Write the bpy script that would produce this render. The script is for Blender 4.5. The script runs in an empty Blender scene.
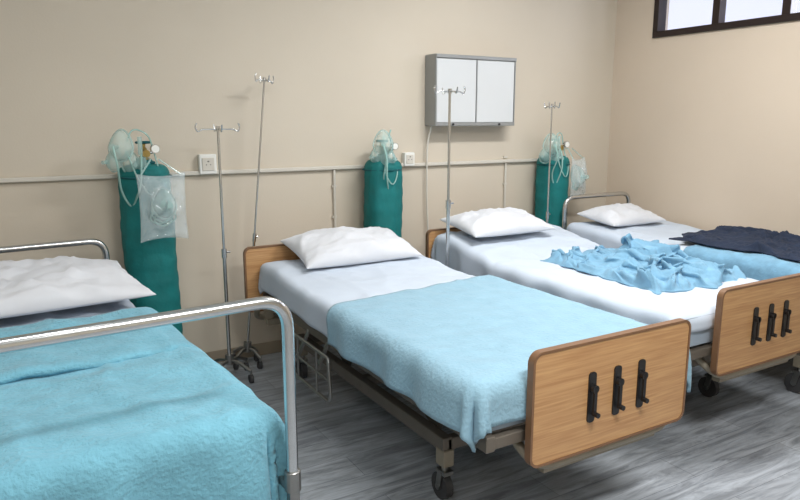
import bpy, bmesh, math, random
from mathutils import Vector, Matrix, noise
random.seed(4)
S = bpy.context.scene
COL = S.collection
pi = math.pi
try:
    S.view_settings.view_transform = 'Standard'
except Exception:
    pass

def lin(c):
    return tuple(((v/255.0)/12.92 if v/255.0 <= 0.04045 else (((v/255.0)+0.055)/1.055)**2.4) for v in c)

# ---------------------------------------------------------------- materials
def mat(name, rgb, rough=0.6, metal=0.0, var=0.0, vscale=6.0, bump=0.0, bscale=60.0, alpha=1.0, spec=0.5, sheen=0.0, stretch=None, trans=0.0):
    m = bpy.data.materials.new(name); m.use_nodes = True
    nt = m.node_tree; N = nt.nodes; L = nt.links
    b = N['Principled BSDF']
    c = lin(rgb)
    b.inputs['Base Color'].default_value = (*c, 1)
    b.inputs['Roughness'].default_value = rough
    b.inputs['Metallic'].default_value = metal
    b.inputs['Alpha'].default_value = alpha
    b.inputs['Specular IOR Level'].default_value = spec
    if sheen: b.inputs['Sheen Weight'].default_value = sheen
    if trans: b.inputs['Transmission Weight'].default_value = trans
    tc = N.new('ShaderNodeTexCoord')
    mp = N.new('ShaderNodeMapping'); L.new(tc.outputs['Object'], mp.inputs['Vector'])
    if stretch: mp.inputs['Scale'].default_value = stretch
    if var > 0:
        n = N.new('ShaderNodeTexNoise'); n.inputs['Scale'].default_value = vscale; n.inputs['Detail'].default_value = 5
        L.new(mp.outputs['Vector'], n.inputs['Vector'])
        r = N.new('ShaderNodeValToRGB')
        r.color_ramp.elements[0].position = 0.3; r.color_ramp.elements[1].position = 0.7
        r.color_ramp.elements[0].color = (*[max(0, v*(1-var)) for v in c], 1)
        r.color_ramp.elements[1].color = (*[min(1, v*(1+var)) for v in c], 1)
        L.new(n.outputs['Fac'], r.inputs['Fac']); L.new(r.outputs['Color'], b.inputs['Base Color'])
    if bump > 0:
        n2 = N.new('ShaderNodeTexNoise'); n2.inputs['Scale'].default_value = bscale; n2.inputs['Detail'].default_value = 4
        L.new(mp.outputs['Vector'], n2.inputs['Vector'])
        bp = N.new('ShaderNodeBump'); bp.inputs['Strength'].default_value = bump; bp.inputs['Distance'].default_value = 0.01
        L.new(n2.outputs['Fac'], bp.inputs['Height']); L.new(bp.outputs['Normal'], b.inputs['Normal'])
    return m

M_wall = mat('wall_paint', (204,194,178), 0.75, var=0.03, vscale=1.3, bump=0.06, bscale=90)
M_wallr = mat('wall_paint_warm', (205,190,172), 0.75, var=0.03, vscale=1.3, bump=0.06, bscale=90)
M_ceil = mat('ceiling_paint', (232,231,228), 0.9, var=0.02)
M_trim = mat('trim_plastic', (205,200,190), 0.45, var=0.03)
M_base = mat('baseboard_paint', (150,138,120), 0.5, var=0.05)
M_sheet = mat('white_sheet_cotton', (192,203,217), 0.85, var=0.03, vscale=5, bump=0.12, bscale=25, sheen=0.1)
M_pillow = mat('pillow_cotton', (208,211,217), 0.85, var=0.02, vscale=5, bump=0.15, bscale=18, sheen=0.1)
M_blue1 = mat('turquoise_blanket_fleece', (110,168,188), 0.95, var=0.12, vscale=14, bump=0.7, bscale=75, sheen=0.15)
M_blue2 = mat('pale_blue_blanket_fleece', (138,175,194), 0.95, var=0.06, vscale=12, bump=0.5, bscale=75, sheen=0.15)
M_blue3 = mat('sky_blue_blanket_cotton', (116,160,187), 0.9, var=0.14, vscale=16, bump=0.35, bscale=50, sheen=0.1)
M_navy = mat('navy_blanket_wool', (32,42,62), 0.95, var=0.2, vscale=14, bump=0.4, bscale=60)
M_teal = mat('teal_cover_fabric', (0,108,108), 0.75, var=0.14, vscale=10, bump=0.4, bscale=28)
M_tealtrim = mat('teal_cover_seam', (0,84,90), 0.8)
M_chrome = mat('chrome_steel', (205,207,208), 0.22, 1.0, var=0.04, vscale=20)
M_steel = mat('brushed_steel', (150,150,148), 0.38, 1.0, var=0.06, vscale=20)
M_frame = mat('painted_frame_metal', (108,101,92), 0.5, 0.25, var=0.08, vscale=12)
M_beige = mat('beige_frame_enamel', (142,134,118), 0.45, 0.1, var=0.06, vscale=12)
M_black = mat('black_plastic', (22,22,24), 0.4, var=0.1, vscale=30)
M_rubber = mat('grey_rubber', (60,60,62), 0.7, var=0.1, vscale=30)
M_edge = mat('brown_edge_band', (120,88,62), 0.45, var=0.08, vscale=12)
M_brass = mat('brass_valve', (170,150,95), 0.3, 1.0, var=0.06)
M_plast = mat('mask_plastic_green', (182,214,210), 0.12, alpha=0.42, var=0.05)
M_tubep = mat('clear_green_tubing', (165,205,198), 0.2, alpha=0.6, var=0.05)
M_bag = mat('clear_plastic_bag', (216,230,234), 0.06, alpha=0.30, var=0.15, vscale=18, bump=1.0, bscale=22, spec=1.0)
M_white = mat('white_enamel', (228,228,224), 0.35, var=0.02)
M_grey = mat('grey_metal_casing', (148,150,150), 0.4, 0.3, var=0.04)
M_acryl = mat('white_acrylic_panel', (205,208,210), 0.25, var=0.02, vscale=3)
M_dark = mat('dark_window_aluminium', (40,28,26), 0.4, 0.2, var=0.1)
M_matt = mat('mattress_cover', (150,165,180), 0.7, var=0.05)
M_gauge = mat('gauge_face', (235,235,230), 0.3, var=0.01)

def wood_mat():
    m = bpy.data.materials.new('oak_laminate'); m.use_nodes = True
    nt = m.node_tree; N = nt.nodes; L = nt.links; b = N['Principled BSDF']
    tc = N.new('ShaderNodeTexCoord'); mp = N.new('ShaderNodeMapping')
    mp.inputs['Scale'].default_value = (1.3, 1.0, 34.0)
    L.new(tc.outputs['Object'], mp.inputs['Vector'])
    n = N.new('ShaderNodeTexNoise'); n.inputs['Scale'].default_value = 3.5; n.inputs['Detail'].default_value = 7; n.inputs['Distortion'].default_value = 0.5
    L.new(mp.outputs['Vector'], n.inputs['Vector'])
    r = N.new('ShaderNodeValToRGB'); e = r.color_ramp.elements
    e[0].position = 0.3; e[0].color = (*lin((168,124,82)), 1)
    e[1].position = 0.68; e[1].color = (*lin((196,155,108)), 1)
    L.new(n.outputs['Fac'], r.inputs['Fac']); L.new(r.outputs['Color'], b.inputs['Base Color'])
    b.inputs['Roughness'].default_value = 0.38
    return m
M_wood = wood_mat()

def floor_mat():
    m = bpy.data.materials.new('grey_wood_vinyl'); m.use_nodes = True
    nt = m.node_tree; N = nt.nodes; L = nt.links; b = N['Principled BSDF']
    tc = N.new('ShaderNodeTexCoord')
    br = N.new('ShaderNodeTexBrick'); br.inputs['Scale'].default_value = 1.0
    br.inputs['Brick Width'].default_value = 1.2; br.inputs['Row Height'].default_value = 0.18
    br.inputs['Mortar Size'].default_value = 0.0012
    br.inputs['Color1'].default_value = (*lin((152,158,165)), 1)
    br.inputs['Color2'].default_value = (*lin((170,176,182)), 1)
    br.inputs['Mortar'].default_value = (*lin((115,118,123)), 1)
    L.new(tc.outputs['Object'], br.inputs['Vector'])
    mp = N.new('ShaderNodeMapping'); mp.inputs['Scale'].default_value = (1.5, 11.0, 1.0)
    L.new(tc.outputs['Object'], mp.inputs['Vector'])
    n = N.new('ShaderNodeTexNoise'); n.inputs['Scale'].default_value = 1.9; n.inputs['Detail'].default_value = 9; n.inputs['Roughness'].default_value = 0.66; n.inputs['Distortion'].default_value = 1.0
    L.new(mp.outputs['Vector'], n.inputs['Vector'])
    r = N.new('ShaderNodeValToRGB'); e = r.color_ramp.elements
    e[0].position = 0.36; e[0].color = (0.44, 0.44, 0.445, 1); e[1].position = 0.66; e[1].color = (1.35, 1.35, 1.36, 1)
    L.new(n.outputs['Fac'], r.inputs['Fac'])
    mx = N.new('ShaderNodeMix'); mx.data_type = 'RGBA'; mx.blend_type = 'MULTIPLY'; mx.inputs[0].default_value = 0.8
    L.new(br.outputs['Color'], mx.inputs[6]); L.new(r.outputs['Color'], mx.inputs[7])
    L.new(mx.outputs[2], b.inputs['Base Color'])
    b.inputs['Roughness'].default_value = 0.33
    return m
M_floor = floor_mat()

# ---------------------------------------------------------------- geometry
def empty(name, loc=(0,0,0), rz=0.0):
    o = bpy.data.objects.new(name, None); o.empty_display_size = 0.1
    o.location = loc; o.rotation_euler = (0, 0, rz); COL.objects.link(o); return o

def fillet(pts, r, n=6):
    pts = [Vector(p) for p in pts]; out = [pts[0]]
    for i in range(1, len(pts)-1):
        a, b, c = pts[i-1], pts[i], pts[i+1]
        d1 = (a-b); d2 = (c-b)
        rr = min(r, d1.length*0.49, d2.length*0.49)
        p0 = b + d1.normalized()*rr; p2 = b + d2.normalized()*rr
        for k in range(n+1):
            t = k/n
            out.append(p0*(1-t)**2 + b*2*t*(1-t) + p2*t*t)
    out.append(pts[-1]); return out

class G:
    def __init__(s): s.v = []; s.f = []
    def add(s, vs, fs):
        o = len(s.v); s.v += [tuple(v) for v in vs]; s.f += [tuple(i+o for i in f) for f in fs]; return s
    def box(s, x0, x1, y0, y1, z0, z1):
        vs = [(x0,y0,z0),(x1,y0,z0),(x1,y1,z0),(x0,y1,z0),(x0,y0,z1),(x1,y0,z1),(x1,y1,z1),(x0,y1,z1)]
        return s.add(vs, [(0,3,2,1),(4,5,6,7),(0,1,5,4),(1,2,6,5),(2,3,7,6),(3,0,4,7)])
    def beam(s, p0, p1, w, h):
        p0, p1 = Vector(p0), Vector(p1); d = (p1-p0).normalized()
        up = Vector((0,0,1)) if abs(d.z) < 0.95 else Vector((0,1,0))
        a = d.cross(up).normalized(); b = a.cross(d).normalized()
        vs = []
        for p in (p0, p1):
            for sx, sy in ((-1,-1),(1,-1),(1,1),(-1,1)):
                vs.append(p + a*sx*w/2 + b*sy*h/2)
        return s.add(vs, [(0,1,2,3),(7,6,5,4),(0,4,5,1),(1,5,6,2),(2,6,7,3),(3,7,4,0)])
    def tube(s, path, r, seg=10, cap=True):
        path = [Vector(p) for p in path]
        q = [path[0]]
        for p in path[1:]:
            if (p-q[-1]).length > 1e-5: q.append(p)
        path = q; n = len(path)
        rs = r if isinstance(r, (list, tuple)) else [r]*n
        T = []
        for i in range(n):
            a = path[max(0, i-1)]; b = path[min(n-1, i+1)]; T.append((b-a).normalized())
        ref = Vector((0,0,1)) if abs(T[0].z) < 0.9 else Vector((1,0,0))
        u = T[0].cross(ref).normalized(); vs = []
        for i in range(n):
            u = (u - T[i]*u.dot(T[i])).normalized(); w = T[i].cross(u)
            for k in range(seg):
                t = 2*pi*k/seg
                vs.append(path[i] + (u*math.cos(t) + w*math.sin(t))*rs[i])
        fs = [(i*seg+k, i*seg+(k+1) % seg, (i+1)*seg+(k+1) % seg, (i+1)*seg+k) for i in range(n-1) for k in range(seg)]
        if cap:
            fs.append(tuple(range(seg-1, -1, -1))); fs.append(tuple((n-1)*seg+k for k in range(seg)))
        return s.add(vs, fs)
    def cyl(s, p0, p1, r0, r1=None, seg=16):
        return s.tube([p0, p1], [r0, r0 if r1 is None else r1], seg)
    def lathe(s, prof, c=(0,0,0), seg=32, wob=None):
        vs = []; n = len(prof)
        for i, (r, z) in enumerate(prof):
            for k in range(seg):
                t = 2*pi*k/seg; rr = r + (wob(t, z)*min(1, r/0.05) if wob else 0)
                vs.append((c[0]+rr*math.cos(t), c[1]+rr*math.sin(t), c[2]+z))
        fs = [(i*seg+k, i*seg+(k+1) % seg, (i+1)*seg+(k+1) % seg, (i+1)*seg+k) for i in range(n-1) for k in range(seg)]
        fs.append(tuple(range(seg-1, -1, -1))); fs.append(tuple((n-1)*seg+k for k in range(seg)))
        return s.add(vs, fs)
    def ring(s, c, R, r, ax='z', seg=24, sub=8):
        p = []
        for k in range(seg+1):
            t = 2*pi*k/seg; a, b = R*math.cos(t), R*math.sin(t)
            d = {'z': (a, b, 0), 'y': (a, 0, b), 'x': (0, a, b)}[ax]
            p.append(Vector(c)+Vector(d))
        return s.tube(p, r, sub, cap=False)
    def obj(s, name, parent=None, m=None, smooth=True, bevel=0.0, sub=0, solid=0.0, weld=False):
        me = bpy.data.meshes.new(name); me.from_pydata(s.v, [], s.f); me.update()
        bm = bmesh.new(); bm.from_mesh(me)
        if weld: bmesh.ops.remove_doubles(bm, verts=bm.verts, dist=1e-4)
        bmesh.ops.recalc_face_normals(bm, faces=bm.faces)
        bm.to_mesh(me); bm.free()
        o = bpy.data.objects.new(name, me); COL.objects.link(o)
        if parent: o.parent = parent
        if m: me.materials.append(m)
        if solid:
            md = o.modifiers.new('thick', 'SOLIDIFY'); md.thickness = solid; md.offset = 0
        if bevel:
            md = o.modifiers.new('bev', 'BEVEL'); md.width = bevel; md.segments = 3; md.limit_method = 'ANGLE'; md.angle_limit = 0.7
        if sub:
            md = o.modifiers.new('sub', 'SUBSURF'); md.levels = sub; md.render_levels = sub
        if smooth:
            for p in me.polygons: p.use_smooth = True
            bm = bmesh.new(); bm.from_mesh(me)
            for e in bm.edges:
                if len(e.link_faces) == 2 and e.calc_face_angle(0) > 0.8: e.smooth = False
            bm.to_mesh(me); bm.free()
        return o

def sstep(t):
    t = max(0.0, min(1.0, t)); return t*t*(3-2*t)
def nz(x, y, z=0.0): return noise.noise(Vector((x, y, z)))
def ridge(x, y, z=0.0): return 1-abs(nz(x, y, z))*2.0
def crease(x, y, z=0.0):
    return max(0.0, 1-abs(nz(x, y, z))*5.0)**1.5

def allsoft(o):
    for e in o.data.edges: e.use_edge_sharp = False
    return o

def drape(name, parent, m, x0, x1, y0, y1, zf, sl=0.0, sr=0.0, sf=0.0, sh=0.0, r=0.045, thick=0.006,
          wr=0.006, ripple=0.012, seed=0.0, res=0.016, flare=0.02, hem=0.05, skew=None, cr=0.6):
    """cloth lying on the rectangle x0..x1,y0..y1 with hanging skirts (left, right, foot, head)"""
    nx = max(4, int((x1-x0+sl+sr)/res)); ny = max(4, int((y1-y0+sf+sh)/res))
    vs = []
    for j in range(ny+1):
        for i in range(nx+1):
            s = x0-sl + (x1-x0+sl+sr)*i/nx
            t = y0-sf + (y1-y0+sf+sh)*j/ny
            if skew:
                ds, dt = skew(s, t); s += ds; t += dt
            ex = (s-x1) if s > x1 else ((s-x0) if s < x0 else 0.0)
            ey = (t-y1) if (t > y1 and sh > 0) else ((t-y0) if t < y0 else 0.0)
            ex *= 1+hem*nz(t*3+seed, 1.7); ey *= 1+hem*nz(s*3+seed, 5.1)
            e = math.hypot(ex, ey)
            px = min(max(s, x0), x1); py = max(t, y0)
            if sh > 0: py = min(py, y1)
            z = zf(px, py)
            w = wr*(0.5*nz(px*5+seed, py*4, 0.3)+0.3*ridge(px*7+py*2+seed, py*5-px*2, 2.0)+0.2*nz(px*15, py*15+seed, 1.0)
                    + cr*crease(px*3.2+py*0.9+seed, py*1.6-px*0.7, 4.0)+cr*0.6*crease(px*2+seed*2, py*4.5+px, 9.0))
            if e > 1e-6:
                dx, dy = ex/e, ey/e; q = r*pi/2
                if e < q: o = r*math.sin(e/r); dz = r*(1-math.cos(e/r))
                else: o = r+flare*(e-q); dz = r+(e-q)
                al = (py*dx+px*dy)
                amt = sstep(e/0.18)
                o += ripple*amt*(math.sin(al*19+seed+2.5*nz(al*3, seed))+0.7*nz(al*11+seed, e*4))
                th = math.atan2(dy, dx)
                if abs(dx) > 1e-4 and abs(dy) > 1e-4: o += 0.02*amt*math.sin(th*6)
                px += dx*o; py += dy*o; z -= dz
                w *= max(0, 1-e/0.1)
            vs.append((px, py, z+w))
    fs = [(j*(nx+1)+i, j*(nx+1)+i+1, (j+1)*(nx+1)+i+1, (j+1)*(nx+1)+i) for j in range(ny) for i in range(nx)]
    return allsoft(G().add(vs, fs).obj(name, parent, m, solid=thick))

def pillow(name, parent, m, c, a, b, h, rx=0.0, rz=0.0, seed=0.0, n=44, cr=0.10):
    R = Matrix.Rotation(rz, 4, 'Z') @ Matrix.Rotation(rx, 4, 'X')
    g = G()
    for sgn in (1, -1):
        vs = []
        for j in range(n+1):
            for i in range(n+1):
                u = -1+2*i/n; v = -1+2*j/n
                u = math.sin(u*pi/2); v = math.sin(v*pi/2)
                p = max(0, (1-u*u)*(1-v*v))**0.42
                x = a*u*(1-0.07*(1-v*v)*u*u); y = b*v*(1-0.09*(1-u*u)*v*v)
                z = sgn*h*p*(1.0 if sgn > 0 else 0.55)
                if sgn > 0:
                    z += p*h*(0.28*nz(u*2+seed, v*2, 0)+0.12*ridge(u*4+seed, v*5, 3)-0.05+cr*crease(u*1.8+seed, v*1.8+u, 6)*1.6+cr*crease(u*3-v+seed, v*2.4, 8))
                vs.append(Vector(c)+(R @ Vector((x, y, z))))
        g.add(vs, [(j*(n+1)+i, j*(n+1)+i+1, (j+1)*(n+1)+i+1, (j+1)*(n+1)+i) for j in range(n) for i in range(n)])
    return allsoft(g.obj(name, parent, m, weld=True))

def heap(name, parent, m, cx, cy, a, b, ang, zf, h=0.06, seed=0.0, n=170, lean=0.5, fq=1.0):
    vs = []
    ca, sa = math.cos(ang), math.sin(ang)
    for j in range(n+1):
        for i in range(n+1):
            u = -1+2*i/n; v = -1+2*j/n
            e = max(abs(u), abs(v)); env = sstep((1-e)/0.13)
            x = a*u*(1+0.16*nz(v*2.0+seed, 7))+0.07*a*nz(v*5+seed, 3)
            y = b*v*(1+0.2*nz(u*2.0+seed, 9))+0.09*b*nz(u*5+seed, 2)
            wx = u+0.45*nz(u*1.5+seed, v*1.5, 11)+0.12*nz(u*5, v*5+seed, 31); wy = v+0.45*nz(u*1.5, v*1.5+seed, 13)+0.12*nz(u*5+seed, v*5, 33)
            p1 = (wx*9+wy*6)*fq+seed; p2 = (wy*14-wx*7)*fq+2*seed
            k = 0.5+0.5*math.sin(p1); k2 = 0.5+0.5*math.sin(p2)
            k3 = max(0, ridge(wx*3.6*fq+seed, wy*3.8*fq, 4)); k4 = crease(wx*2.6+seed, wy*2.6, 17)
            bulk = 0.6+0.9*nz(u*1.3+seed, v*1.3, 20)
            z = env*(0.012+h*max(0.15, bulk)*(0.40*k**1.4+0.30*k2**1.5+0.36*k3**1.8+0.35*k4)+0.007*nz(u*14, v*14, seed))
            X = cx+ca*x-sa*y + lean*z*math.cos(p1); Y = cy+sa*x+ca*y + lean*z*math.cos(p2)
            vs.append((X, Y, zf(X, Y)+0.010+z))
    fs = [(j*(n+1)+i, j*(n+1)+i+1, (j+1)*(n+1)+i+1, (j+1)*(n+1)+i) for j in range(n) for i in range(n)]
    return allsoft(G().add(vs, fs).obj(name, parent, m, solid=0.008))

def caster(g_m, g_r, x, y, ztop, rw=0.055):
    g_m.cyl((x, y, ztop), (x, y, 2*rw+0.02), 0.014)
    g_m.box(x-0.022, x+0.022, y-0.03, y+0.03, 2*rw+0.004, 2*rw+0.02)
    for sx in (-1, 1): g_m.beam((x+sx*0.022, y, 2*rw+0.015), (x+sx*0.022, y+0.015, rw), 0.004, 0.03)
    g_r.cyl((x-0.016, y+0.015, rw+0.001), (x+0.016, y+0.015, rw+0.001), rw, seg=24)
    g_m.cyl((x-0.026, y+0.015, rw+0.001), (x+0.026, y+0.015, rw+0.001), 0.014)

def rounded_panel(g, x0, x1, y0, y1, z0, z1, r, n=6):
    pts = []
    for cx, cz, a0 in ((x1-r, z0+r, -pi/2), (x1-r, z1-r, 0), (x0+r, z1-r, pi/2), (x0+r, z0+r, pi)):
        for k in range(n+1):
            t = a0+k/n*pi/2; pts.append((cx+r*math.cos(t), cz+r*math.sin(t)))
    N = len(pts)
    vs = [(p[0], y0, p[1]) for p in pts]+[(p[0], y1, p[1]) for p in pts]
    fs = [tuple(range(N)), tuple(range(2*N-1, N-1, -1))]+[(i, N+i, N+(i+1) % N, (i+1) % N) for i in range(N)]
    g.add(vs, fs); return pts

def mattress(parent, hw, y0, y1, zf, th):
    g = G(); n = 24; r = 0.03; sec = []
    for cx, cz, a0 in ((hw-r, -th+r, -pi/2), (hw-r, -r, 0), (-hw+r, -r, pi/2), (-hw+r, -th+r, pi)):
        for k in range(5):
            t = a0+k/4*pi/2; sec.append((cx+r*math.cos(t), cz+r*math.sin(t)))
    N = len(sec); vs = []
    for j in range(n+1):
        y = y0+(y1-y0)*j/n; z = zf(0, y)
        vs += [(p[0], y, z+p[1]) for p in sec]
    fs = [(j*N+k, j*N+(k+1) % N, (j+1)*N+(k+1) % N, (j+1)*N+k) for j in range(n) for k in range(N)]
    fs += [tuple(range(N-1, -1, -1)), tuple(n*N+k for k in range(N))]
    return g.add(vs, fs).obj('mattress', parent, M_matt)

def bed_underframe(E, hw, L, z0, legs):
    fx = hw-0.05
    g = G()
    for sx in (-1, 1):
        g.box(sx*fx-0.018, sx*fx+0.018, -L+0.03, L-0.03, z0-0.065, z0-0.012)
    for y in (-L+0.05, -L*0.4, 0.12, L*0.55, L-0.05):
        g.box(-fx, fx, y-0.018, y+0.018, z0-0.06, z0-0.02)
    g.obj('upper_frame', E, M_frame, smooth=False, bevel=0.004)
    g = G(); k = 15
    for i in range(k):
        y = -L+0.1+(2*L-0.2)*i/(k-1); g.box(-fx, fx, y-0.035, y+0.035, z0-0.012, z0-0.002)
    g.obj('deck_slats', E, M_beige, smooth=False)
    bx = hw*0.62; yb0, yb1 = legs
    g = G(); zb = 0.24
    for sx in (-1, 1):
        g.box(sx*bx-0.022, sx*bx+0.022, yb0, yb1, zb-0.03, zb+0.03)
    for y in (yb0+0.02, (yb0+yb1)/2, yb1-0.02):
        g.box(-bx, bx, y-0.02, y+0.02, zb-0.025, zb+0.025)
    g.obj('base_frame', E, M_frame, smooth=False, bevel=0.005)
    g = G()
    for sx in (-1, 1):
        x = sx*(bx-0.045)
        g.beam((x, yb0+0.12, zb+0.02), (x, yb0+0.62, z0-0.04), 0.03, 0.05)
        g.beam((x, yb1-0.55, zb+0.02), (x, yb1-0.12, z0-0.04), 0.03, 0.05)
        g.beam((x*0.8, yb0+0.35, zb+0.02), (x*0.8, yb0-0.15, z0-0.04), 0.02, 0.03)
        g.beam((x*0.9, yb1-0.20, zb+0.02), (x*0.9, yb1-0.75, z0-0.05), 0.02, 0.03)
    g.cyl((-fx, yb0+0.62, z0-0.045), (fx, yb0+0.62, z0-0.045), 0.018)
    g.cyl((-fx, yb1-0.12, z0-0.045), (fx, yb1-0.12, z0-0.045), 0.018)
    g.obj('lift_arms', E, M_frame, smooth=False, bevel=0.003)
    g = G()
    for x in (-0.12, 0.0, 0.12):
        g.cyl((x, -L+0.03, z0-0.085), (x, 0.3+x, z0-0.085), 0.011)
        g.cyl((x, -L+0.15, z0-0.085), (x, -L+0.4, z0-0.085), 0.02)
    g.obj('crank_rods', E, M_steel)
    g = G()
    g.box(-0.18, 0.18, 0.10, 0.24, z0-0.125, z0-0.06); g.box(-0.16, -0.08, -0.25, -0.10, z0-0.12, z0-0.06); g.box(0.08, 0.16, 0.42, 0.56, z0-0.12, z0-0.06)
    g.obj('crank_gearboxes', E, M_black, smooth=False, bevel=0.006)
    g = G(); gr = G(); gl = G()
    for sx in (-1, 1):
        for y in (yb0+0.02, yb1-0.02):
            x = sx*bx
            gl.beam((x, y, zb-0.02), (x, y, 0.15), 0.05, 0.06)
            caster(g, gr, x, y, 0.16)
    gl.obj('leg_posts', E, M_beige, smooth=False, bevel=0.006)
    g.obj('caster_forks', E, M_steel); gr.obj('caster_wheels', E, M_rubber)

def side_rail(E, x, y0, y1, zt, zb, name='side_rail'):
    g = G()
    p = fillet([(x, y0+0.03, zt), (x, y0, zb), (x, y1, zb), (x, y1-0.03, zt), (x, y0+0.03, zt), (x, y0+0.02, zt-0.02)], 0.05)
    g.tube(p, 0.0085)
    zm = (zt+zb)/2
    g.tube([(x, y0+0.015, zm), (x, y1-0.015, zm)], 0.006)
    sg = -1 if x > 0 else 1
    for y in (y0+0.16, y1-0.16):
        g.tube([(x, y, zb), (x, y, zt)], 0.006)
        g.beam((x, y, zm), (x+sg*0.075, y, zt+0.05), 0.02, 0.012)
    g.obj(name, E, M_steel)

def wood_bed(cx, cy, L, hw, fb, hb, ztop, rise, rail_y):
    E = empty('hospital_bed', (cx, cy, 0))
    th = 0.13
    def zf(x, y): return ztop-0.008+rise*sstep((y-L*0.25)/(L*0.6))
    mattress(E, hw-0.015, -L+0.05, L-0.04, zf, th)
    bed_underframe(E, hw, L, ztop-th-0.005, (-0.62, L-0.2))
    for nm, rng, y, z0, z1 in (('footboard', fb, -L, 0.368, 0.757), ('headboard', hb, L, 0.385, 0.762)):
        g = G(); pts = rounded_panel(g, rng[0], rng[1], y-0.011, y+0.011, z0, z1, 0.035)
        g.obj(nm, E, M_wood, smooth=False)
        g = G()
        vs = []; n = len(pts)
        for (ox, oy) in ((0.004, -0.014), (0.004, 0.014), (-0.005, 0.014), (-0.005, -0.014)):
            for k, p in enumerate(pts):
                a = Vector(pts[k-1]); b = Vector(pts[(k+1) % n]); d = (b-a).normalized(); nn = Vector((d.y, -d.x))
                vs.append((p[0]+nn.x*ox, y+oy, p[1]+nn.y*ox))
        fs = []
        for q in range(4):
            for k in range(n):
                fs.append((q*n+k, q*n+(k+1) % n, ((q+1) % 4)*n+(k+1) % n, ((q+1) % 4)*n+k))
        g.add(vs, fs).obj(nm+'_edge_band', E, M_edge, smooth=True)
        sg = 1 if y < 0 else -1
        g = G()
        for x in (rng[0]+0.12, rng[1]-0.12):
            g.box(x-0.025, x+0.025, min(y+sg*0.012, y+sg*0.05), max(y+sg*0.012, y+sg*0.05), 0.33, 0.56)
        g.obj(nm+'_brackets', E, M_beige, smooth=False, bevel=0.004)
        g = G()
        g.tube(fillet([(rng[0]+0.02, y+sg*0.13, 0.44), (rng[0]+0.05, y+sg*0.015, 0.345), (rng[1]-0.05, y+sg*0.015, 0.345), (rng[1]-0.02, y+sg*0.13, 0.44)], 0.08), 0.017)
        g.box(rng[0]+0.1, rng[1]-0.1, min(y+sg*0.03, y+sg*0.07), max(y+sg*0.03, y+sg*0.07), 0.305, 0.34)
        g.obj(nm+'_bumper', E, M_beige, smooth=True)
    y = -L-0.011; w = fb[1]-fb[0]
    g = G(); g2 = G()
    for k, fx in enumerate((0.345, 0.505, 0.665)):
        x = fb[0]+w*fx; zc = 0.56
        rounded_panel(g, x-0.017, x+0.017, y-0.005, y+0.002, zc-0.09, zc+0.09, 0.012, 4)
        g2.cyl((x, y-0.004, zc+0.035), (x, y-0.022, zc+0.035), 0.014)
        g2.beam((x, y-0.018, zc+0.045), (x, y-0.018, zc-0.06), 0.013, 0.008)
        g2.cyl((x+0.002, y-0.012, zc-0.055), (x+0.002, y-0.036, zc-0.055), 0.009)
    g.obj('crank_recess_plates', E, M_black, smooth=False)
    g2.obj('crank_handles', E, M_black)
    side_rail(E, -hw-0.025, rail_y[0], rail_y[1], 0.43, 0.22)
    side_rail(E, hw+0.015, rail_y[0], rail_y[1], 0.43, 0.22, 'side_rail_far')
    return E, zf

def chrome_bed(cx, cy, rz, L, hw, ztop, rise, zhead, zfoot, rw):
    E = empty('chrome_rail_bed', (cx, cy, 0), rz)
    th = 0.13
    def zf(x, y): return ztop-0.008+rise*sstep((y-L*0.25)/(L*0.6))
    mattress(E, hw-0.015, -L+0.06, L-0.05, zf, th)
    bed_underframe(E, hw, L, ztop-th-0.005, (-0.75, L-0.2))
    for y, z, nm in ((-L-0.035, zfoot, 'foot_rail'), (L+0.02, zhead, 'head_rail')):
        g = G(); zl = 0.50
        g.tube(fillet([(-rw, y, zl), (-rw, y, z), (rw, y, z), (rw, y, zl)], 0.085, 10), 0.0165, 14)
        g.obj(nm, E, M_chrome)
        g = G(); sg = 1 if y < 0 else -1
        for x in (-rw, rw):
            g.cyl((x, y, 0.47), (x, y, 0.53), 0.023)
            g.box(x-0.022, x+0.022, min(y, y+sg*0.1), max(y, y+sg*0.1), 0.475, 0.50)
            g.box(x-0.015, x+0.015, y-0.012, y+0.012, 0.40, 0.475)
        g.obj(nm+'_brackets', E, M_steel, smooth=False, bevel=0.003)
    return E, zf

# ---------------------------------------------------------------- room
YW = 4.0; XR = 4.36; XL = -2.4; YN = -1.8; ZC = 2.95
G().box(XL-0.15, XR+0.15, YN-0.15, YW+0.15, -0.1, 0).obj('floor', None, M_floor, smooth=False)
G().box(XL-0.15, XR+0.15, YN-0.15, YW+0.15, ZC, ZC+0.1).obj('ceiling', None, M_ceil, smooth=False)
G().box(XL-0.15, XR+0.15, YW, YW+0.15, 0, ZC).obj('wall_back', None, M_wall, smooth=False)
G().box(XL-0.15, XL, YN, YW, 0, ZC).obj('wall_left', None, M_wall, smooth=False)
G().box(XL-0.15, XR+0.15, YN-0.15, YN, 0, ZC).obj('wall_front', None, M_wall, smooth=False)
wy0, wy1, wz0, wz1 = 1.10, 3.62, 2.09, 2.66
g = G()
g.box(XR, XR+0.15, YN, YW, 0, wz0); g.box(XR, XR+0.15, YN, YW, wz1, ZC)
g.box(XR, XR+0.15, wy1, YW, wz0, wz1); g.box(XR, XR+0.15, YN, wy0, wz0, wz1)
g.obj('wall_right', None, M_wallr, smooth=False)
W = empty('window_1', (XR, (wy0+wy1)/2, wz0))
hh = (wy1-wy0)/2; H = wz1-wz0
g = G(); f = 0.045
g.box(-0.02, 0.07, -hh, hh, 0, f); g.box(-0.02, 0.07, -hh, hh, H-f, H)
g.box(-0.02, 0.07, -hh, -hh+f, f, H-f); g.box(-0.02, 0.07, hh-f, hh, f, H-f)
npn = 5; pw = (2*hh-f)/npn
for i in range(1, npn):
    y = -hh+f/2+pw*i; g.box(-0.01, 0.06, y-0.028, y+0.028, f, H-f)
g.obj('frame', W, M_dark, smooth=False, bevel=0.003)
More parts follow.
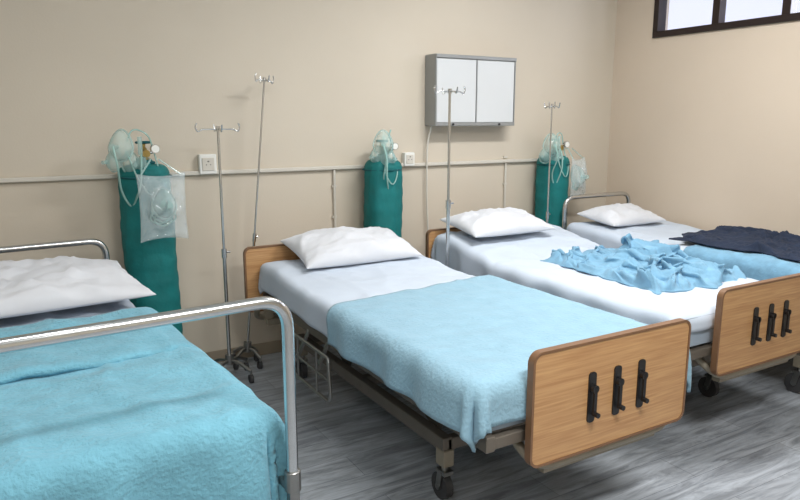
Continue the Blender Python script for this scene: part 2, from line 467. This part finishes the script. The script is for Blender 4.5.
mg = bpy.data.materials.new('window_glass'); mg.use_nodes = True
nt = mg.node_tree; nt.nodes.clear()
o_ = nt.nodes.new('ShaderNodeOutputMaterial'); tr = nt.nodes.new('ShaderNodeBsdfTransparent'); gl = nt.nodes.new('ShaderNodeBsdfGlossy'); mx = nt.nodes.new('ShaderNodeMixShader')
tr.inputs[0].default_value = (0.94, 0.95, 1, 1); gl.inputs['Roughness'].default_value = 0.05; mx.inputs[0].default_value = 0.05
nt.links.new(tr.outputs[0], mx.inputs[1]); nt.links.new(gl.outputs[0], mx.inputs[2]); nt.links.new(mx.outputs[0], o_.inputs[0])
G().box(0.022, 0.028, -hh+f, hh-f, f, H-f).obj('glass', W, mg, smooth=False)
G().box(XL, 3.62, YW-0.028, YW, 1.165, 1.190).obj('trim_1', None, M_trim, smooth=False, bevel=0.006)
G().box(XL, XR, YW-0.012, YW, 0, 0.08).obj('baseboard_back', None, M_base, smooth=False, bevel=0.003)
G().box(XR-0.012, XR, YN, YW-0.013, 0, 0.08).obj('baseboard_right', None, M_base, smooth=False, bevel=0.003)

for x, z in ((1.03, 1.225), (2.40, 1.215)):
    E = empty('wall_socket', (x, YW, z))
    s = 1.0 if x < 2 else 0.8
    G().box(-0.05*s, 0.05*s, -0.042, -0.0, -0.055*s, 0.06*s).obj('back_box', E, M_white, smooth=False, bevel=0.006)
    g = G(); g.box(-0.035*s, 0.035*s, -0.047, -0.041, -0.035*s, 0.04*s); g.obj('face_plate', E, M_trim, smooth=False, bevel=0.003)
    g = G(); g.cyl((-0.012, -0.0475, 0.0), (-0.012, -0.0485, 0.0), 0.003); g.cyl((0.012, -0.0475, 0), (0.012, -0.0485, 0), 0.003); g.box(-0.005, 0.005, -0.0485, -0.0475, 0.016, 0.022)
    g.obj('contacts', E, M_rubber)
for x, z0, z1 in ((1.845, 0.55, 1.165), (3.26, 0.7, 1.165)):
    E = empty('wall_conduit', (x, YW, 0))
    G().tube([(0, -0.012, z0), (0, -0.012, z1)], 0.009).obj('pipe', E, M_trim)
    g = G()
    for k in range(3): g.box(-0.016, 0.016, -0.014, 0, z0+0.1+k*0.2, z0+0.115+k*0.2)
    g.obj('clips', E, M_trim, smooth=False)

# ---------------------------------------------------------------- x-ray light box
E = empty('xray_light_box', (2.885, YW, 1.44))
g = G(); w = 0.342; h = 0.475; d = 0.13
g.box(-w, w, -d, 0, 0, h); g.obj('casing', E, M_grey, smooth=False, bevel=0.008)
g = G()
for x0, x1 in ((-w+0.012, -0.006), (0.006, w-0.012)):
    g.box(x0, x1, -d-0.004, -d+0.003, 0.025, h-0.03)
g.obj('light_panels', E, M_acryl, smooth=False, bevel=0.003)
g = G()
g.box(-w, w, -d-0.014, -d, h-0.026, h-0.003); g.box(-w, w, -d-0.010, -d, 0.0, 0.022); g.box(-0.004, 0.004, -d-0.008, -d, 0.02, h-0.02)
g.box(-w, -w+0.009, -d-0.008, -d, 0.02, h-0.02); g.box(w-0.009, w, -d-0.008, -d, 0.02, h-0.02)
g.obj('film_clip_rails', E, M_grey, smooth=False, bevel=0.003)
g = G()
for x in (-0.2, 0.2): g.cyl((x, -d-0.008, 0.011), (x, -d-0.018, 0.011), 0.007)
g.obj('dimmer_knobs', E, M_black)
g = G()
g.tube(fillet([(-w+0.02, -0.06, 0.0), (-w+0.0, -0.035, -0.12), (-w+0.0, -0.035, -0.5), (-w+0.02, -0.035, -0.85)], 0.1), 0.007)
g.obj('power_cable', E, M_trim)

# ---------------------------------------------------------------- beds
E2, zf2 = wood_bed(1.69, 2.615, 1.085, 0.49, (-0.31, 0.445), (-0.55, 0.45), 0.64, 0.03, (0.0, 0.55))
L = 1.085; hw = 0.49
drape('bed_sheet', E2, M_sheet, -hw+0.048, hw-0.048, -L+0.105, L-0.07, lambda x, y: zf2(x, y)+0.012, 0.165, 0.165, 0.06, 0.12, r=0.038, wr=0.011, ripple=0.004, seed=1.3, flare=0.0)
drape('folded_blanket', E2, M_blue2, -hw+0.032, hw-0.022, -L+0.085, 0.09, lambda x, y: zf2(x, y)+0.034, 0.195, 0.20, 0.17, 0, r=0.058, thick=0.014, wr=0.009, ripple=0.011, seed=4.1, cr=0.5, flare=0.04,
      skew=lambda s, t: (0, max(0, t+L)*0.10*s))
pillow('pillow', E2, M_pillow, (0.02, 0.86, 0.745), 0.365, 0.205, 0.088, rx=0.22, seed=0.7)
E3, zf3 = wood_bed(2.90, 2.715, 0.985, 0.48, (-0.28, 0.46), (-0.52, 0.44), 0.645, 0.09, (0.0, 0.6))
L3 = 0.985
drape('bed_sheet', E3, M_sheet, -0.445, 0.43, -L3+0.09, L3-0.07, lambda x, y: zf3(x, y)+0.012, 0.25, 0.21, 0.10, 0.12, r=0.045, wr=0.014, ripple=0.012, seed=7.3, cr=0.8)
heap('crumpled_blanket', E3, M_blue3, 0.125, -0.22, 0.34, 0.45, -0.06, lambda x, y: zf3(x, y)+0.014, 0.115, seed=2.4)
pillow('pillow', E3, M_pillow, (-0.12, 0.75, 0.805), 0.33, 0.20, 0.078, rx=0.15, seed=3.9)
E1, zf1 = chrome_bed(0.0, 2.64, math.radians(5.2), 1.03, 0.49, 0.66, 0.04, 0.87, 1.02, 0.515)
L1 = 1.03
drape('bed_sheet', E1, M_sheet, -0.455, 0.455, -L1+0.1, L1-0.09, lambda x, y: zf1(x, y)+0.012, 0.2, 0.2, 0.1, 0.1, r=0.045, wr=0.02, ripple=0.008, seed=3.3, cr=0.9)
drape('blanket', E1, M_blue1, -0.47, 0.46, -L1+0.07, 0.06, lambda x, y: zf1(x, y)+0.036, 0.33, 0.33, 0.42, 0, r=0.062, thick=0.016, wr=0.014, ripple=0.016, seed=9.0, cr=0.8)
drape('blanket_fold', E1, M_blue1, -0.47, 0.445, -0.36, 0.08, lambda x, y: zf1(x, y)+0.058+0.012*math.sin((y+0.3)*5.4), 0.25, 0.10, 0.03, 0.03, r=0.05, thick=0.022, wr=0.018, ripple=0.01, seed=11.0, flare=0.05)
pillow('pillow', E1, M_pillow, (0.09, 0.58, 0.762), 0.45, 0.33, 0.082, rx=0.05, seed=8.2, cr=0.2)
E4, zf4 = chrome_bed(3.905, 2.64, 0, 1.00, 0.39, 0.70, 0.03, 0.915, 0.98, 0.34)
drape('bed_sheet', E4, M_sheet, -0.355, 0.355, -0.90, 0.91, lambda x, y: zf4(x, y)+0.012, 0.2, 0.17, 0.1, 0.1, r=0.04, wr=0.012, ripple=0.004, seed=5.3, flare=0.0)
drape('blue_blanket', E4, M_blue3, -0.36, 0.355, -0.93, -0.06, lambda x, y: zf4(x, y)+0.030, 0.24, 0.14, 0.3, 0, r=0.05, thick=0.012, wr=0.016, ripple=0.006, seed=15.0, flare=0.0)
heap('navy_blanket', E4, M_navy, 0.02, -0.30, 0.33, 0.42, 0.05, lambda x, y: zf4(x, y)+0.045, 0.045, seed=6.1, lean=0.2, fq=0.8)
pillow('pillow', E4, M_pillow, (-0.05, 0.74, 0.785), 0.27, 0.18, 0.072, rx=0.12, seed=5.2)

# ---------------------------------------------------------------- oxygen cylinders
def mask(E, c, s=1.0, name='oxygen_mask', face=-0.5):
    c = Vector(c); n = 14; R = Matrix.Rotation(face, 4, 'Z') @ Matrix.Rotation(-0.25, 4, 'X')
    g = G(); vs = []; m_ = 24
    for j in range(n+1):
        for i in range(m_):
            t = 2*pi*i/m_; a = j/n*pi/2
            rr = math.cos(a)**0.8 if j < n else 0.02
            top = 1.25 if math.sin(t) > 0 else 1.0
            x = 0.048*s*rr*math.cos(t)*(1-0.25*max(0, math.sin(t))); z = 0.058*s*rr*math.sin(t)*top; y = -0.055*s*math.sin(a)
            vs.append(c+(R @ Vector((x, y, z))))
    fs = [(j*m_+i, j*m_+(i+1) % m_, (j+1)*m_+(i+1) % m_, (j+1)*m_+i) for j in range(n) for i in range(m_)]
    g.add(vs, fs)
    p = []
    for i in range(m_+1):
        t = 2*pi*i/m_; top = 1.25 if math.sin(t) > 0 else 1.0
        p.append(c+(R @ Vector((0.05*s*math.cos(t)*(1-0.25*max(0, math.sin(t))), 0, 0.06*s*math.sin(t)*top))))
    g.tube(p, 0.005*s, 6, cap=False)
    g.cyl(c+(R @ Vector((0, -0.05*s, -0.01))), c+(R @ Vector((0, -0.085*s, -0.02))), 0.012*s)
    g.obj(name, E, M_plast)
    return c+(R @ Vector((0, -0.085*s, -0.02)))

def oxygen(x, y, r, hs, maskoff, bag=None, lean=0.0, seed=0.0, face=-0.5):
    E = empty('oxygen_cylinder', (x, y, 0)); E.rotation_euler = (0, lean, 0)
    wob = lambda t, z: 0.005*math.sin(3*t+z*4+seed)+0.007*nz(math.cos(t)*2+seed, math.sin(t)*2, z*3)+0.004*crease(math.cos(t)*1.5+seed, math.sin(t)*1.5+z, z*2)
    g = G()
    g.lathe([(r*0.8, 0), (r*0.86, 0.01), (r*0.86, 0.12)], seg=36); g.obj('steel_foot', E, M_steel)
    prof = [(r*0.90, 0.07), (r*1.0, 0.075)]+[(r*(1.0+0.015*math.sin(k*1.7)), 0.075+(hs-0.075)*k/40) for k in range(1, 41)]
    for k in range(1, 11):
        a = k/10*pi/2; prof.append((r*(0.45+0.55*math.cos(a)**0.75), hs+0.06*math.sin(a)))
    prof += [(r*0.36, hs+0.070), (r*0.30, hs+0.085)]
    allsoft(G().lathe(prof, seg=64, wob=wob).obj('fabric_cover', E, M_teal))
    g = G(); g.ring((0, 0, hs-0.005), r*1.0, 0.005, seg=40); g.ring((0, 0, 0.085), r*1.005, 0.007, seg=40); g.ring((0, 0, hs+0.07), r*0.38, 0.006, seg=28)
    g.obj('cover_seams', E, M_tealtrim)
    zt = hs+0.085
    g = G()
    g.lathe([(0.026, 0), (0.026, 0.02), (0.018, 0.025), (0.018, 0.07), (0.012, 0.075), (0.012, 0.095)], c=(0, 0, zt-0.01), seg=20)
    g.cyl((0, 0, zt+0.035), (-0.0, -0.09, zt+0.035), 0.011); g.cyl((0, -0.045, zt+0.035), (0, -0.085, zt+0.035), 0.020, seg=20)
    g.obj('valve_body', E, M_brass)
    g = G(); g.ring((0, 0, zt+0.092), 0.034, 0.007, seg=24)
    for k in range(4):
        t = k*pi/2; g.tube([(0, 0, zt+0.088), (0.034*math.cos(t), 0.034*math.sin(t), zt+0.092)], 0.004, 6)
    g.obj('valve_handwheel', E, M_tealtrim)
    g = G(); g.cyl((0.045, -0.07, zt+0.06), (0.045, -0.095, zt+0.06), 0.024, seg=24); g.tube([(0, -0.07, zt+0.035), (0.045, -0.08, zt+0.045)], 0.007)
    g.obj('pressure_gauge', E, M_chrome)
    g = G(); g.cyl((0.045, -0.0955, zt+0.06), (0.045, -0.097, zt+0.06), 0.020, seg=24); g.obj('gauge_dial', E, M_gauge)
    g = G(); g.cyl((-0.03, -0.085, zt+0.03), (-0.03, -0.085, zt+0.125), 0.012, seg=14)
    g.lathe([(0.008, 0), (0.026, -0.008), (0.028, -0.02), (0.028, -0.10), (0.02, -0.11)], c=(-0.03, -0.085, zt+0.025), seg=20)
    g.obj('humidifier_flowmeter', E, M_plast)
    mc = Vector((maskoff[0], maskoff[1], zt+maskoff[2]))
    end = mask(E, mc, 1.25, face=face)
    end2 = mask(E, mc+Vector((0.045, 0.01, -0.09)), 0.95, 'nebulizer_mask', face+0.6)
    end3 = mask(E, mc+Vector((-0.03, 0.03, -0.075)), 0.9, 'venturi_mask', face-0.5)
    g = G()
    p = [end, end+Vector((0.01, -0.03, -0.08)), Vector((mc.x-0.02, mc.y-0.03, zt-0.16)), Vector((mc.x+0.03, mc.y-0.02, zt-0.26)), Vector((-0.05, -r-0.03, zt-0.12)), Vector((-0.04, -r-0.015, zt-0.02)), Vector((-0.03, -0.10, zt+0.03))]
    g.tube(fillet(p, 0.06, 6), 0.0055, 8)
    p = [mc+Vector((0.03, 0, 0.03)), mc+Vector((0.06, 0.0, 0.10)), Vector((0.02, -0.06, zt+0.14)), Vector((0.05, -0.05, zt+0.02)), Vector((0.06, -r*0.9, zt-0.10)), Vector((0.0, -r-0.02, zt-0.2)), Vector((-0.06, -r-0.015, zt-0.10)), mc+Vector((0.02, -0.02, -0.02))]
    g.tube(fillet(p, 0.06, 6), 0.0045, 8)
    g.obj('oxygen_tubing', E, M_tubep)
    if bag:
        bx, by, bz, bw, bh, rz = bag
        pillow('plastic_bag', E, M_bag, (bx, by, bz), bw, bh, 0.04, rx=pi/2, rz=rz, seed=seed+2, n=40, cr=0.3)
        g = G()
        c_, s_ = math.cos(rz), math.sin(rz)
        for sx in (-1, 1):
            g.tube([(bx+sx*bw*0.8*c_, by+sx*bw*0.8*s_, bz+bh*0.95), (bx*0.5+sx*0.02, by*0.9, bz+bh+0.07)], 0.005, 6)
        g.tube([(bx*0.5-0.02, by*0.9, bz+bh+0.07), (0.0, -0.03, zt+0.02)], 0.005, 6)
        g.obj('bag_handles', E, M_plast)
        mask(E, (bx+0.01, by+0.02, bz+0.01), 1.25, 'spare_mask', 0.1)
        g = G()
        p = []
        for k in range(46):
            t = k*0.42; rr = min(bw, bh)*(0.42+0.12*math.sin(k*0.7))
            p.append((bx+rr*math.cos(t)*c_, by+0.012+0.006*math.sin(k)+rr*math.cos(t)*s_, bz-0.05+rr*0.75*math.sin(t)))
        g.tube(p, 0.0045, 8); g.obj('coiled_tubing', E, M_tubep)
    return E

oxygen(0.66, 3.855, 0.135, 1.185, (-0.12, -0.06, 0.07), bag=(0.045, -0.19, 1.03, 0.125, 0.18, 0.05), seed=1.0)
oxygen(2.13, 3.862, 0.125, 1.17, (-0.03, -0.07, 0.07), seed=5.0)
oxygen(3.62, 3.862, 0.122, 1.155, (-0.09, -0.07, 0.05), bag=(0.16, -0.10, 1.04, 0.10, 0.16, 0.3), seed=9.0)

# ---------------------------------------------------------------- IV stands
def iv_stand(x, y, ztop, lean=0.0, rp=0.008, hook=0.11, hrz=0.0, thick_z=0.8, nb=4, br=0.22):
    E = empty('iv_drip_stand', (x, y, 0)); E.rotation_euler = (0, lean, 0)
    g = G(); g.tube([(0, 0, thick_z-0.05), (0, 0, ztop)], rp, 12); g.obj('upper_pole', E, M_chrome)
    g = G(); g.tube([(0, 0, 0.13), (0, 0, thick_z)], rp*1.4, 14); g.cyl((0, 0, thick_z-0.03), (0, 0, thick_z+0.02), rp*2.0); g.cyl((0, 0, thick_z), (rp*4.5, 0, thick_z), rp*0.8); g.obj('lower_pole', E, M_chrome)
    g = G(); c, s = math.cos(hrz), math.sin(hrz)
    for sg in (-1, 1):
        p = [(0, 0, ztop-0.004), (sg*hook*0.8*c, sg*hook*0.8*s, ztop-0.004), (sg*hook*c, sg*hook*s, ztop-0.02), (sg*hook*1.12*c, sg*hook*1.12*s, ztop+0.012), (sg*hook*1.02*c, sg*hook*1.02*s, ztop+0.028)]
        g.tube(fillet(p, 0.015, 4), 0.0042, 8)
        p = [(0, 0, ztop-0.004), (-sg*0.05*s, sg*0.05*c, ztop-0.004), (-sg*0.07*s, sg*0.07*c, ztop-0.02), (-sg*0.08*s, sg*0.08*c, ztop+0.02)]
        g.tube(fillet(p, 0.012, 4), 0.0042, 8)
    g.cyl((0, 0, ztop-0.015), (0, 0, ztop+0.012), rp*1.5)
    g.obj('bag_hooks', E, M_chrome)
    g = G(); gr = G()
    g.cyl((0, 0, 0.09), (0, 0, 0.15), 0.024)
    for k in range(nb):
        t = 2*pi*k/nb+0.6; a, b = math.cos(t), math.sin(t)
        g.tube([(0, 0, 0.115), (br*0.5*a, br*0.5*b, 0.105), (br*a, br*b, 0.07)], 0.010, 8)
        g.cyl((br*a, br*b, 0.075), (br*a, br*b, 0.04), 0.007)
        gr.cyl((br*a-0.01, br*b, 0.0255), (br*a+0.01, br*b, 0.0255), 0.025, seg=18)
    g.obj('base_legs', E, M_steel); gr.obj('casters', E, M_rubber)
    return E
iv_stand(1.025, 3.70, 1.435, 0.0, rp=0.0075, hook=0.11, thick_z=0.75, br=0.15, nb=4)
iv_stand(1.17, 3.86, 1.72, 0.107, rp=0.006, hook=0.05, thick_z=0.8, br=0.10, nb=4)
iv_stand(2.325, 3.38, 1.65, 0.0, rp=0.008, hook=0.10, thick_z=0.98, br=0.2, nb=4)
iv_stand(3.415, 3.68, 1.58, 0.0, rp=0.0055, hook=0.025, thick_z=0.8, br=0.07, nb=4)

# ---------------------------------------------------------------- added ceiling fill lights, out of view
def fill_lamp(x, y, power, rz=0):  # unseen fixture, added to light the room from above and behind the camera
    E = empty('added_ceiling_fill', (x, y, ZC), rz)
    G().box(-0.62, 0.62, -0.16, 0.16, -0.06, 0).obj('housing', E, M_white, smooth=False, bevel=0.005)
    g = G()
    for s in (-0.07, 0.07): g.cyl((-0.58, s, -0.085), (0.58, s, -0.085), 0.014)
    me = bpy.data.materials.new('fill_tube_glow'); me.use_nodes = True
    b = me.node_tree.nodes['Principled BSDF']; b.inputs['Emission Color'].default_value = (1, 0.99, 0.97, 1); b.inputs['Emission Strength'].default_value = 4
    g.obj('tubes', E, me)
    ld = bpy.data.lights.new('fill_light', 'AREA'); ld.shape = 'RECTANGLE'; ld.size = 1.15; ld.size_y = 0.28; ld.energy = power; ld.color = (1, 0.99, 0.97)
    lo = bpy.data.objects.new('fill_light', ld); lo.location = (0, 0, -0.11); lo.parent = E; COL.objects.link(lo)
fill_lamp(1.3, 0.2, 72); fill_lamp(2.7, 2.2, 61); fill_lamp(-0.2, 1.4, 12); fill_lamp(-1.0, -0.6, 26)

ld = bpy.data.lights.new('window_daylight', 'AREA'); ld.shape = 'RECTANGLE'; ld.size = 2.3; ld.size_y = 0.5; ld.energy = 60; ld.color = (0.9, 0.94, 1)
lo = bpy.data.objects.new('window_daylight', ld); lo.location = (XR+0.25, (wy0+wy1)/2, (wz0+wz1)/2); lo.rotation_euler = (0, math.radians(90-15), 0); COL.objects.link(lo)

w = bpy.data.worlds.new('sky'); S.world = w; w.use_nodes = True
bg = w.node_tree.nodes['Background']; bg.inputs[0].default_value = (0.86, 0.88, 1, 1); bg.inputs[1].default_value = 1.25

# ---------------------------------------------------------------- camera
cd = bpy.data.cameras.new('camera'); cd.sensor_width = 36; cd.lens = 673/800*36; cd.clip_start = 0.05
co = bpy.data.objects.new('camera', cd); co.location = (0, 0, 1.48)
co.rotation_euler = (math.radians(90-10.93), 0, math.radians(-30.4)); COL.objects.link(co); S.camera = co
